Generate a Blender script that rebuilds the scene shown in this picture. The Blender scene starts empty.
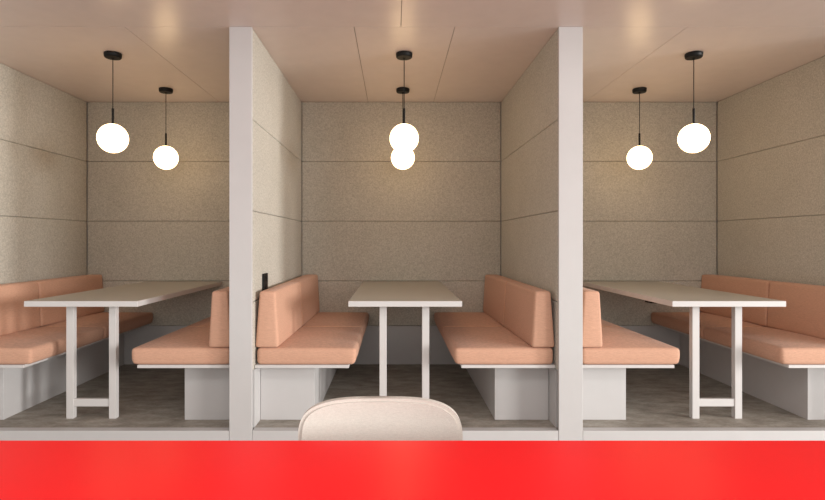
import bpy, bmesh, math, random
from mathutils import Vector, Matrix
random.seed(7)
S = bpy.context.scene
C = S.collection
PF = 0.12                      # height of the raised booth floor
EYE = PF + 1.10
CAM_Y = -3.127
YB = 1.684                     # face of the back wall panels
CEIL = EYE + 1.240

# ------------------------------------------------------------------ materials
def new_mat(name):
    m = bpy.data.materials.new(name); m.use_nodes = True
    nt = m.node_tree; b = nt.nodes['Principled BSDF']
    return m, nt, b

def lnk(nt, a, b): nt.links.new(a, b)

def coords(nt, scale):
    tc = nt.nodes.new('ShaderNodeTexCoord'); mp = nt.nodes.new('ShaderNodeMapping')
    mp.inputs['Scale'].default_value = scale
    lnk(nt, tc.outputs['Object'], mp.inputs['Vector'])
    return mp.outputs['Vector']

def noise(nt, vec, scale, detail=3, rough=0.55):
    n = nt.nodes.new('ShaderNodeTexNoise')
    n.inputs['Scale'].default_value = scale; n.inputs['Detail'].default_value = detail
    n.inputs['Roughness'].default_value = rough
    lnk(nt, vec, n.inputs['Vector'])
    return n.outputs['Fac']

def ramp(nt, fac, stops):
    r = nt.nodes.new('ShaderNodeValToRGB')
    el = r.color_ramp.elements
    while len(el) < len(stops): el.new(0.5)
    for e, (p, c) in zip(el, stops): e.position = p; e.color = (*c, 1)
    lnk(nt, fac, r.inputs['Fac'])
    return r.outputs['Color']

def bump(nt, b, h, strength, dist=0.002):
    n = nt.nodes.new('ShaderNodeBump')
    n.inputs['Strength'].default_value = strength; n.inputs['Distance'].default_value = dist
    lnk(nt, h, n.inputs['Height']); lnk(nt, n.outputs['Normal'], b.inputs['Normal'])

def mixcol(nt, fac, a, c, mode='MULTIPLY'):
    m = nt.nodes.new('ShaderNodeMix'); m.data_type = 'RGBA'; m.blend_type = mode
    if isinstance(fac, float): m.inputs[0].default_value = fac
    else: lnk(nt, fac, m.inputs[0])
    lnk(nt, a, m.inputs[6]); lnk(nt, c, m.inputs[7])
    return m.outputs[2]

def plain(name, col, rough=0.5, var=0.03, spec=0.5, metal=0.0):
    m, nt, b = new_mat(name)
    v = coords(nt, (1, 1, 1))
    f = noise(nt, v, 9.0, 4)
    lo = tuple(c * (1 - var) for c in col); hi = tuple(min(1, c * (1 + var)) for c in col)
    lnk(nt, ramp(nt, f, [(0.3, lo), (0.7, hi)]), b.inputs['Base Color'])
    b.inputs['Roughness'].default_value = rough
    b.inputs['Specular IOR Level'].default_value = spec
    b.inputs['Metallic'].default_value = metal
    return m

def felt():
    m, nt, b = new_mat('wool_felt')
    v = coords(nt, (1, 1, 1))
    f1 = noise(nt, v, 100, 4, 0.7)
    f2 = noise(nt, v, 3.0, 2)
    c1 = ramp(nt, f1, [(0.34, FELT_LO), (0.5, FELT_MID), (0.68, FELT_HI)])
    c2 = ramp(nt, f2, [(0.3, (0.94, 0.94, 0.93)), (0.7, (1, 1, 1))])
    lnk(nt, mixcol(nt, 1.0, c1, c2), b.inputs['Base Color'])
    b.inputs['Roughness'].default_value = 0.95
    b.inputs['Specular IOR Level'].default_value = 0.15
    b.inputs['Sheen Weight'].default_value = 0.15
    bump(nt, b, f1, 0.25, 0.002)
    return m
FELT_LO, FELT_MID, FELT_HI = (0.40, 0.375, 0.322), (0.52, 0.487, 0.424), (0.64, 0.605, 0.535)

def fabric(name, col, stretch, c=1.0):
    m, nt, b = new_mat(name)
    f1 = noise(nt, coords(nt, stretch), 1.0, 3, 0.6)
    f2 = noise(nt, coords(nt, (420, 420, 420)), 1.0, 2)
    lo = tuple(k * (1 - 0.14*c) for k in col); hi = tuple(min(1, k * (1 + 0.12*c)) for k in col)
    c1 = ramp(nt, f1, [(0.3, lo), (0.7, hi)])
    c2 = ramp(nt, f2, [(0.3, (0.9, 0.88, 0.86)), (0.7, (1, 1, 1))])
    lnk(nt, mixcol(nt, 0.7, c1, c2), b.inputs['Base Color'])
    b.inputs['Roughness'].default_value = 0.8
    b.inputs['Specular IOR Level'].default_value = 0.2
    b.inputs['Sheen Weight'].default_value = 0.1
    bump(nt, b, f2, 0.35, 0.0015)
    return m

def concrete():
    m, nt, b = new_mat('mottled_grey_vinyl')
    v = coords(nt, (1, 2.2, 1))
    f1 = noise(nt, v, 7, 6, 0.62); f2 = noise(nt, v, 42, 4, 0.6)
    c1 = ramp(nt, f1, [(0.3, (0.25, 0.222, 0.187)), (0.5, (0.36, 0.325, 0.28)), (0.72, (0.49, 0.45, 0.40))])
    c2 = ramp(nt, f2, [(0.3, (0.72, 0.71, 0.69)), (0.6, (1, 1, 1))])
    lnk(nt, mixcol(nt, 0.8, c1, c2), b.inputs['Base Color'])
    b.inputs['Roughness'].default_value = 0.6
    b.inputs['Specular IOR Level'].default_value = 0.3
    bump(nt, b, f2, 0.1, 0.001)
    return m

M = {}
M['felt'] = felt()
M['white'] = plain('white_lacquer', (0.555, 0.537, 0.53), 0.45, 0.015, 0.35)
M['ceiling'] = plain('beige_lacquered_ceiling', (0.80, 0.70, 0.65), 0.27, 0.02, 0.5)
M['gap'] = plain('ceiling_joint_shadow', (0.30, 0.24, 0.20), 0.9, 0.02, 0.1)
M['floor'] = concrete()
M['seat'] = fabric('peach_seat_weave', (0.625, 0.36, 0.25), (45, 45, 800))
M['back'] = fabric('peach_back_weave', (0.625, 0.36, 0.25), (45, 45, 800))
M['table'] = plain('white_table_laminate', (0.61, 0.585, 0.57), 0.42, 0.015, 0.4)
M['top'] = plain('greige_table_laminate', (0.47, 0.44, 0.385), 0.36, 0.02, 0.5)
M['black'] = plain('matt_black_metal', (0.006, 0.0065, 0.0065), 0.5, 0.1, 0.25)
M['red'] = plain('red_table_laminate', (0.97, 0.014, 0.020), 0.33, 0.01, 0.12)
M['cream'] = fabric('cream_chair_weave', (0.61, 0.565, 0.515), (90, 420, 420), 0.5)
M['creamleg'] = plain('cream_chair_leg', (0.70, 0.63, 0.55), 0.5)
M['room'] = plain('grey_room_floor', (0.36, 0.33, 0.30), 0.6, 0.08)

def glow():
    m, nt, b = new_mat('opal_glass_lit')
    b.inputs['Base Color'].default_value = (0.02, 0.02, 0.02, 1)
    b.inputs['Roughness'].default_value = 0.6
    b.inputs['Specular IOR Level'].default_value = 0.1
    b.inputs['Emission Color'].default_value = (1.0, 0.69, 0.37, 1)
    b.inputs['Emission Strength'].default_value = GLOBE
    return m
GLOBE = 7.0
M['glow'] = glow()

# ------------------------------------------------------------------ mesh helpers
def box(bm, x0, x1, y0, y1, z0, z1, bev=0.0, seg=2):
    r = bmesh.ops.create_cube(bm, size=1)
    bmesh.ops.scale(bm, verts=r['verts'], vec=(abs(x1-x0), abs(y1-y0), abs(z1-z0)))
    bmesh.ops.translate(bm, verts=r['verts'], vec=((x0+x1)/2, (y0+y1)/2, (z0+z1)/2))
    if bev:
        es = list({e for v in r['verts'] for e in v.link_edges})
        bmesh.ops.bevel(bm, geom=es, offset=bev, segments=seg, affect='EDGES', profile=0.5)

def lathe(bm, pts, cx=0, cy=0, n=40):
    rings = []
    for r, z in pts:
        rings.append([bm.verts.new((cx + r*math.cos(2*math.pi*k/n), cy + r*math.sin(2*math.pi*k/n), z)) for k in range(n)])
    for a, b in zip(rings, rings[1:]):
        for k in range(n):
            bm.faces.new((a[k], a[(k+1) % n], b[(k+1) % n], b[k]))
    bm.faces.new(rings[0]); bm.faces.new(rings[-1])

def tube(bm, path, r, n=8, closed=False):
    rings = []
    N = len(path)
    for i, p in enumerate(path):
        p = Vector(p)
        a = Vector(path[(i-1) % N]) if (closed or i) else p
        b = Vector(path[(i+1) % N]) if (closed or i < N-1) else p
        d = (b - a).normalized()
        u = d.orthogonal().normalized() if abs(d.z) > 0.9 else d.cross(Vector((0, 0, 1))).normalized()
        w = d.cross(u)
        rr = r[i] if isinstance(r, (list, tuple)) else r
        rings.append([bm.verts.new(p + rr*(math.cos(2*math.pi*k/n)*u + math.sin(2*math.pi*k/n)*w)) for k in range(n)])
    pairs = list(zip(rings, rings[1:]))
    if closed: pairs.append((rings[-1], rings[0]))
    for a, b in pairs:
        for k in range(n):
            bm.faces.new((a[k], a[(k+1) % n], b[(k+1) % n], b[k]))
    if not closed:
        bm.faces.new(rings[0]); bm.faces.new(rings[-1])

def rounded(bm, sx, sy, sz, r, puff=(0, 0, 0), step=0.03):
    """cushion block centred on the origin: rounded corners, gently puffed faces"""
    h = Vector((sx/2, sy/2, sz/2))
    def ticks(L):
        core = [L/2 - r]
        n = max(2, int((L - 2*r)/step))
        t = [-L/2 + r + (L - 2*r)*i/n for i in range(n+1)]
        cap = [L/2 - r + r*math.sin(math.pi/2*k/4) for k in (1, 2, 3, 4)]
        return [-c for c in reversed(cap)] + t + cap
    T = [ticks(sx), ticks(sy), ticks(sz)]
    cache = {}
    def vert(p):
        key = tuple(round(c, 6) for c in p)
        if key in cache: return cache[key]
        p = Vector(p)
        q = Vector([max(-h[i]+r, min(h[i]-r, p[i])) for i in range(3)])
        d = p - q
        if d.length > 1e-9: p = q + d.normalized()*r
        u = Vector([max(-1, min(1, p[i]/h[i])) for i in range(3)])
        for i in range(3):
            j, k = (i+1) % 3, (i+2) % 3
            p[i] += puff[i]*u[i]*(1-abs(u[j])**2.5)*(1-abs(u[k])**2.5)
        cache[key] = bm.verts.new(p)
        return cache[key]
    for ax in range(3):
        a, b = (ax+1) % 3, (ax+2) % 3
        for sgn in (-1, 1):
            for i in range(len(T[a])-1):
                for j in range(len(T[b])-1):
                    f = []
                    for (ii, jj) in ((i, j), (i+1, j), (i+1, j+1), (i, j+1)):
                        p = [0, 0, 0]; p[ax] = sgn*h[ax]; p[a] = T[a][ii]; p[b] = T[b][jj]
                        f.append(vert(p))
                    f = list(dict.fromkeys(f))
                    if len(f) > 2:
                        try: bm.faces.new(f)
                        except ValueError: pass

def obj(name, bm, mat, parent=None, smooth=False, loc=None, label=None):
    bmesh.ops.recalc_face_normals(bm, faces=bm.faces[:])
    me = bpy.data.meshes.new(name); bm.to_mesh(me); bm.free()
    me.materials.append(M[mat])
    if smooth:
        for p in me.polygons: p.use_smooth = True
    o = bpy.data.objects.new(name, me); C.objects.link(o)
    if parent: o.parent = parent
    if loc: o.location = loc
    if label: o['label'] = label
    return o

def one(name, mat, *dims, parent=None, bev=0.0, label=None):
    bm = bmesh.new(); box(bm, *dims, bev=bev)
    return obj(name, bm, mat, parent, label=label)

def thing(name, label, cat, loc, group=None):
    o = bpy.data.objects.new(name, None); C.objects.link(o)
    o.location = loc; o.empty_display_size = 0.1
    o['label'] = label; o['category'] = cat; o['kind'] = 'thing'
    if group: o['group'] = group
    return o

def dup(root, loc, label):
    r = root.copy(); C.objects.link(r); r.location = loc; r['label'] = label
    for ch in list(root.children):
        c = ch.copy(); C.objects.link(c); c.parent = r
        for g in list(ch.children):
            d = g.copy(); C.objects.link(d); d.parent = c
    return r

def struct(o, label, cat):
    o['kind'] = 'structure'; o['label'] = label; o['category'] = cat
    return o

# ------------------------------------------------------------------ setting
XL, XR = -2.735, 2.878                  # panel faces of the outer walls
PA, PB = (-0.955, -0.822), (0.953, 1.094)  # the two partitions
FT = 0.034                              # felt thickness
BOOTHS = [(XL, PA[0]), (PA[1], PB[0]), (PB[1], XR)]
SEAM = [PF+0.343, PF+0.7436, PF+1.2755, PF+1.808, CEIL]

fl = one('floor', 'room', -4.6, 4.8, -5.2, 0.0, -0.06, 0.0)
struct(fl, 'grey floor of the open room in front of the booths', 'floor')
bm = bmesh.new(); box(bm, XL-0.12, XR+0.12, 0.056, YB+0.12, 0.0, PF)
pf = struct(obj('floor_platform', bm, 'floor'), 'raised mottled grey floor running through the three booths', 'floor')
# white sill between the pillars, one board per booth
for i, (a, b) in enumerate(BOOTHS):
    a2 = a if i else a - 0.0; b2 = b
    t = one('trim_%d' % (i+1), 'white', a2+0.001, b2-0.001, 0.0, 0.056, 0.0, PF+0.001, bev=0.0015)
    struct(t, ['white sill board along the front of the left booth floor',
               'white sill board along the front of the middle booth floor',
               'white sill board along the front of the right booth floor'][i], 'sill')

# ceiling: lacquered boards with fine open joints
bm = bmesh.new()
g = 0.0018
xs = [XL-0.12, -1.56, -0.89, -0.2316, 0.353, 1.02, 1.70, XR+0.12]
for a, b in zip(xs, xs[1:]): box(bm, a+g, b-g, 0.0+g, YB+0.12, CEIL, CEIL+0.02)
xs = [-4.6, -2.40, 0.04, 2.48, 4.8]
for a, b in zip(xs, xs[1:]): box(bm, a+g, b-g, -2.3, 0.0-g, CEIL, CEIL+0.02)
ce = struct(obj('ceiling', bm, 'ceiling'), 'pinkish beige lacquered board ceiling with fine joints', 'ceiling')
one('ceiling_backing', 'gap', -4.6, 4.8, -2.3, YB+0.12, CEIL+0.008, CEIL+0.06, parent=ce)

def felt_x(parent, face, sgn, y0, y1):
    """four felt panels on a wall face looking along x; sgn = which way it looks"""
    for z0, z1 in zip(SEAM, SEAM[1:]):
        bm = bmesh.new(); x0, x1 = sorted((face, face - sgn*FT))
        box(bm, x0, x1, y0, y1, z0+0.0008, z1-0.0008, bev=0.0075, seg=3)
        obj('acoustic_panel', bm, 'felt', parent, smooth=False)

def base_x(parent, face, sgn, y0, y1):
    x0, x1 = sorted((face, face - sgn*FT))
    one('base_panel', 'white', x0, x1, y0, y1, PF, SEAM[0]-0.001, parent=parent, bev=0.001)

wb = struct(one('wall_back', 'white', XL-0.12, XR+0.12, YB+FT, YB+0.12, PF, CEIL), 'back wall of the booths clad in grey beige felt panels', 'wall')
for a, b in BOOTHS:
    for z0, z1 in zip(SEAM, SEAM[1:]):
        bm = bmesh.new(); box(bm, a+0.001, b-0.001, YB, YB+FT, z0+0.0008, z1-0.0008, bev=0.0075, seg=3)
        obj('acoustic_panel', bm, 'felt', wb)
    one('base_panel', 'white', a+0.001, b-0.001, YB+0.004, YB+FT, PF, SEAM[0]-0.001, parent=wb, bev=0.001)
wl = struct(one('wall_left', 'white', XL-0.12, XL-FT, 0.02, YB+FT, PF, CEIL), 'left end wall of the booths clad in felt panels', 'wall')
felt_x(wl, XL, 1, 0.021, YB-0.001); base_x(wl, XL, 1, 0.057, YB-0.001)
one('end_cap', 'white', XL-0.14, XL, -0.001, 0.02, 0, CEIL, parent=wl, bev=0.0015)
wr = struct(one('wall_right', 'white', XR+FT, XR+0.12, 0.02, YB+FT, PF, CEIL), 'right end wall of the booths clad in felt panels', 'wall')
felt_x(wr, XR, -1, 0.021, YB-0.001); base_x(wr, XR, -1, 0.057, YB-0.001)
one('end_cap', 'white', XR, XR+0.14, -0.001, 0.02, 0, CEIL, parent=wr, bev=0.0015)
for nm, (a, b), lab in (('wall_partition_left', PA, 'white ended felt clad partition between left and middle booths'),
                        ('wall_partition_right', PB, 'white ended felt clad partition between middle and right booths')):
    w = struct(one(nm, 'white', a+FT, b-FT, 0.02, YB, PF, CEIL), lab, 'wall')
    felt_x(w, b, 1, 0.021, YB-0.001); felt_x(w, a, -1, 0.021, YB-0.001)
    base_x(w, b, 1, 0.057, YB-0.001); base_x(w, a, -1, 0.057, YB-0.001)
    one('end_cap', 'white', a+0.001, b-0.001, -0.001, 0.02, 0, CEIL, parent=w, bev=0.002)

# ------------------------------------------------------------------ benches
BY0, BY1 = 0.05, YB-0.002
BMID = (BY0+BY1)/2
def make_bench(s, loc, label):
    t = thing('banquette_bench', label, 'bench', loc, 'peach upholstered booth benches')
    X = lambda u: s*(u - 0.28)
    def bx(name, mat, u0, u1, v0, v1, w0, w1, bev):
        x0, x1 = sorted((X(u0), X(u1)))
        return one(name, mat, x0, x1, v0-BMID, v1-BMID, w0, w1, parent=t, bev=bev)
    bx('plinth', 'white', 0.002, 0.333, 0.195, BY1, 0.0, 0.352, 0.0015)
    bx('seat_board', 'table', 0.003, 0.556, BY0, BY1, 0.352, 0.370, 0.0015)
    L = BY1 - BY0 - 0.006
    half = L/2
    for k in (0, 1):
        v0 = BY0 + 0.004 + k*half; v1 = v0 + half - 0.001
        # seat cushion
        bm = bmesh.new(); rounded(bm, 0.586, v1-v0, 0.098, 0.022, (0.004, 0.0, 0.010))
        for v in bm.verts:
            v.co.x -= s*0.008*max(0.0, s*v.co.x/0.293)*max(0.0, -v.co.z/0.049)
            if v.co.z < 0: v.co.z = max(v.co.z, -0.0485)
        sc = obj('seat_cushion', bm, 'seat', t, smooth=True)
        sc.location = (X(0.012+0.293), (v0+v1)/2-BMID, 0.370+0.0487)
        bm = bmesh.new(); hx, hy, r = 0.293, (v1-v0)/2, 0.022
        path = []
        for cx, cy, a0 in ((hx-r, hy-r, 0), (-hx+r, hy-r, 90), (-hx+r, -hy+r, 180), (hx-r, -hy+r, 270)):
            for q in range(0, 91, 15):
                an = math.radians(a0+q); path.append((cx+r*math.cos(an), cy+r*math.sin(an), -0.012))
        tube(bm, path, 0.0012, 6, closed=True)
        obj('piping', bm, 'seat', sc, smooth=True)
        # back cushion, wedge-shaped: deeper at the foot than at the top
        H = 0.333
        sp = 0.035
        v0, v1 = (v0, v1-sp) if k == 0 else (v0-sp, v1)
        bm = bmesh.new(); rounded(bm, 0.112, v1-v0-0.004, H, 0.016, (0.006, 0.0, 0.003))
        for v in bm.verts:
            f = (v.co.z + H/2)/H
            front = 0.141 - 0.020*f + 0.024*((v.co.y/(v1-v0)+0.5+k)/2); rear = 0.002 + 0.026*f
            c = (v.co.x/0.112 + 0.5)
            v.co.x = s*(rear + c*(front-rear) - 0.069)
        bc = obj('back_cushion', bm, 'back', t, smooth=True)
        bc.location = (X(0.069), (v0+v1)/2-BMID, 0.470+H/2)
    return t
def bl(wall, s): return (wall + s*0.28, BMID, PF)
rt = make_bench(1, bl(XL, 1), 'peach cushioned bench along the left end wall of the left booth')
dup(rt, bl(PA[1], 1), 'peach cushioned bench left of the small middle table, below the black socket strip')
dup(rt, bl(PB[1], 1), 'peach cushioned bench just right of the right white pillar, in the right booth')
lf = make_bench(-1, bl(PA[0], -1), 'peach cushioned bench just left of the left white pillar, in the left booth')
dup(lf, bl(PB[0], -1), 'peach cushioned bench right of the small middle table, against the right pillar')
dup(lf, bl(XR, -1), 'peach cushioned bench along the right end wall of the right booth')

# ------------------------------------------------------------------ booth tables
TY0 = 0.10
def make_table(loc, label):
    t = thing('booth_table', label, 'table', loc, 'booth tables')
    bm = bmesh.new(); box(bm, -0.34, 0.34, TY0, YB-0.001, 0.707, 0.740, bev=0.001, seg=1)
    tp = obj('tabletop', bm, 'table', t)
    bm = bmesh.new(); box(bm, -0.337, 0.337, TY0+0.003, YB-0.002, 0.7395, 0.7408)
    obj('laminate_sheet', bm, 'top', tp, label='greige laminate face of the tabletop')
    for x in (-0.157, 0.107):
        one('leg', 'table', x, x+0.044, 0.215, 0.252, 0.0, 0.707, parent=t, bev=0.002)
    one('stretcher', 'table', -0.114, 0.112, 0.220, 0.247, 0.074, 0.121, parent=t, bev=0.002)
    one('apron', 'table', -0.114, 0.112, 0.220, 0.247, 0.693, 0.707, parent=t, bev=0.001)
    return t
tb = make_table((0.067, 0, PF), 'narrow white edged table in the middle booth, between the two middle benches')
dup(tb, (-1.872, 0, PF), 'white edged table in the left booth, at left of the left pillar')
t3 = dup(tb, (2.004, 0, PF), 'white edged table in the right booth, at right of the right pillar')
one('cable_outlet', 'black', -0.32, -0.24, 0.42, 0.50, 0.690, 0.707, parent=t3, bev=0.002, label='small black outlet under the tabletop edge')

# ------------------------------------------------------------------ pendants
def make_pendant(x, y, label):
    t = thing('pendant_lamp', label, 'lamp', (x, y, CEIL), 'opal globe pendant lamps')
    bm = bmesh.new()
    lathe(bm, [(0.050, 0.0), (0.054, -0.003), (0.055, -0.008), (0.053, -0.026), (0.049, -0.031), (0.012, -0.033), (0.006, -0.038)])
    cp = obj('canopy', bm, 'black', t, smooth=False)
    for p in cp.data.polygons: p.use_smooth = len(p.vertices) == 4 and abs(p.normal.z) < 0.6
    gz = -(CEIL - PF - 1.778)
    bm = bmesh.new(); tube(bm, [(0, 0, -0.036), (0, 0, gz+0.19)], 0.0028, 8)
    obj('cord', bm, 'black', t, smooth=True)
    bm = bmesh.new(); lathe(bm, [(0.004, gz+0.200), (0.0075, gz+0.196), (0.0075, gz+0.101), (0.014, gz+0.0995), (0.014, gz+0.0945)], n=20)
    obj('stem', bm, 'black', t)
    bm = bmesh.new(); bmesh.ops.create_uvsphere(bm, u_segments=48, v_segments=32, radius=0.0955)
    for v in bm.verts: v.co.z += gz
    obj('globe', bm, 'glow', t, smooth=True)
    return t
P = [(0.067, 0.44, 'globe pendant hanging nearer the front of the middle booth, the upper overlapping globe'),
     (0.072, 1.27, 'globe pendant at the back of the middle booth, partly hidden behind the nearer globe'),
     (-1.857, 0.44, 'larger looking globe pendant nearer the front of the left booth'),
     (-1.857, 1.27, 'smaller looking globe pendant at the back of the left booth, beside the left pillar'),
     (1.980, 0.44, 'larger looking globe pendant nearer the front of the right booth'),
     (1.999, 1.27, 'smaller looking globe pendant at the back of the right booth, beside the right pillar')]
p0 = make_pendant(*P[0])
for x, y, lab in P[1:]: dup(p0, (x, y, CEIL), lab)

# ------------------------------------------------------------------ black socket strip on the partition
sk = thing('power_outlet', 'slim black socket strip on the left partition above the middle bench', 'socket', (PA[1], 0.29, PF+0.73))
one('housing', 'black', 0.0, 0.012, -0.055, 0.055, 0.0, 0.165, parent=sk, bev=0.002)
for z in (0.085, 0.130):
    bm = bmesh.new(); lathe(bm, [(0.017, 0.0), (0.017, 0.002), (0.013, 0.002), (0.013, 0.0005)], n=24)
    bmesh.ops.rotate(bm, verts=bm.verts[:], cent=(0, 0, 0), matrix=Matrix.Rotation(math.pi/2, 3, 'Y'))
    bmesh.ops.translate(bm, verts=bm.verts[:], vec=(0.012, 0, z))
    obj('socket', bm, 'black', sk)

# ------------------------------------------------------------------ red table in front
rtb = thing('dining_table', 'bright red glossy table filling the foreground', 'table', (0.03, -2.29, 0))
bm = bmesh.new(); box(bm, -1.4, 1.4, -0.465, 0.465, 0.712, 0.740, bev=0.003, seg=2)
obj('tabletop', bm, 'red', rtb)
for sx in (-1, 1):
    for sy in (-1, 1):
        one('leg', 'red', sx*1.33-0.025, sx*1.33+0.025, sy*0.41-0.025, sy*0.41+0.025, 0, 0.712, parent=rtb, bev=0.003)
    one('frame_rail', 'red', sx*1.33-0.015, sx*1.33+0.015, -0.385, 0.385, 0.66, 0.70, parent=rtb, bev=0.002)

# ------------------------------------------------------------------ chair
CX, CY = -0.036, -1.672
ch = thing('upholstered_chair', 'cream upholstered shell chair at the far side of the red table', 'chair', (CX, CY-0.2, 0))
def shell(W=0.217, hh=0.112, half=0.011, shift=0.0):
    bm = bmesh.new()
    NU, NV = 40, 36
    zc = 0.683
    def width(z):
        if z > zc: return W*max(0.0, 1-((z-zc)/hh)**3.8)**(1/3.8)
        f = (zc - z)/(zc - 0.44)
        return W*(1 - 0.10*f*f)
    zs = [0.44 + (zc-0.44)*i/14 for i in range(14)] + [zc + hh*math.sin(math.pi/2*i/(NV-14)) for i in range(NV-14+1)]
    def pt(u, z, off):
        w = width(z); x = u*w
        depth = 0.03*(abs(x)/0.217)**2.2                 # sides wrap towards the sitter
        lean = 0.08*((z-0.62))                        # leans back a little going up
        return Vector((x, 0.2 - depth + lean + off, z))
    grids = []
    for off in (shift-half, shift+half):
        G = []
        for z in zs:
            row = []
            for i in range(NU+1):
                a = -math.pi/2 + math.pi*i/NU
                u = math.sin(a)
                row.append(bm.verts.new(pt(u, z, off)))
            G.append(row)
        grids.append(G)
    for gi, G in enumerate(grids):
        for r0, r1 in zip(G, G[1:]):
            for i in range(NU):
                try: bm.faces.new((r0[i], r0[i+1], r1[i+1], r1[i]))
                except ValueError: pass
    A, B = grids
    ring = lambda G: [r[0] for r in G] + [v for v in G[-1][1:-1]] + [r[-1] for r in reversed(G)] + [v for v in reversed(G[0][1:-1])]
    ra, rb = ring(A), ring(B)
    n = len(ra)
    for i in range(n):
        try: bm.faces.new((ra[i], ra[(i+1) % n], rb[(i+1) % n], rb[i]))
        except ValueError: pass
    bmesh.ops.remove_doubles(bm, verts=bm.verts[:], dist=0.0003)
    return bm
bk = obj('backrest', shell(), 'cream', ch, smooth=True)
pad = obj('back_pad', shell(0.207, 0.104, 0.006, -0.010), 'cream', bk, smooth=True)
md = pad.modifiers.new('round_edge', 'BEVEL'); md.width = 0.006; md.segments = 4; md.limit_method = 'ANGLE'; md.angle_limit = math.radians(50)
md = bk.modifiers.new('round_edge', 'BEVEL'); md.width = 0.009; md.segments = 4; md.limit_method = 'ANGLE'; md.angle_limit = math.radians(50)
bm = bmesh.new(); rounded(bm, 0.45, 0.43, 0.05, 0.024, (0.02, 0.02, 0.008))
obj('seat', bm, 'cream', ch, smooth=True, loc=(0, 0, 0.445))
for sx in (-1, 1):
    for sy in (-1, 1):
        bm = bmesh.new(); tube(bm, [(sx*0.15, sy*0.14, 0.425), (sx*0.20, sy*0.19, 0.0)], [0.015, 0.010], 16)
        obj('leg', bm, 'creamleg', ch, smooth=True)

# ------------------------------------------------------------------ light
w = bpy.data.worlds.new('World'); S.world = w; w.use_nodes = True
bg = w.node_tree.nodes['Background']
bg.inputs['Color'].default_value = (1.0, 0.975, 0.935, 1); bg.inputs['Strength'].default_value = 0.8

def area(name, loc, target, sx, sy, power, col):
    l = bpy.data.lights.new(name, 'AREA'); l.shape = 'RECTANGLE'; l.size = sx; l.size_y = sy
    l.energy = power; l.color = col
    o = bpy.data.objects.new(name, l); C.objects.link(o); o.location = loc
    o.rotation_euler = (Vector(target)-Vector(loc)).to_track_quat('-Z', 'Y').to_euler()
    return o
area('side_window_light', (12.2, -5.2, 1.85), (0.0, 0.45, 1.1), 1.6, 2.6, 1080, (1.0, 0.985, 0.955))
area('far_side_window_light', (11.0, -9.0, 2.1), (0.0, 0.45, 1.1), 3.4, 2.6, 820, (1.0, 0.985, 0.955))
area('added_table_fill', (0.0, -3.3, 2.9), (0.0, -2.2, 0.74), 2.6, 0.5, 28, (1.0, 0.96, 0.92))  # unseen fill light, added to brighten the red tabletop
area('rear_window_light', (0.8, -6.8, 2.0), (0.0, 0.0, 1.1), 4.5, 2.0, 50, (1.0, 0.97, 0.95))

# ------------------------------------------------------------------ camera
cam = bpy.data.cameras.new('camera'); co = bpy.data.objects.new('camera', cam); C.objects.link(co)
co.location = (0, CAM_Y, EYE); co.rotation_euler = (math.radians(90), 0, 0)
cam.sensor_width = 36; cam.lens = 36*540/825
cam.shift_x = (412.5-394)/825; cam.shift_y = -(250-241)/825
cam.clip_start = 0.01
S.camera = co
S.view_settings.view_transform = 'Standard'; S.view_settings.look = 'None'
S.view_settings.exposure = 0.0; S.view_settings.gamma = 1.0
S.view_settings.use_curve_mapping = False
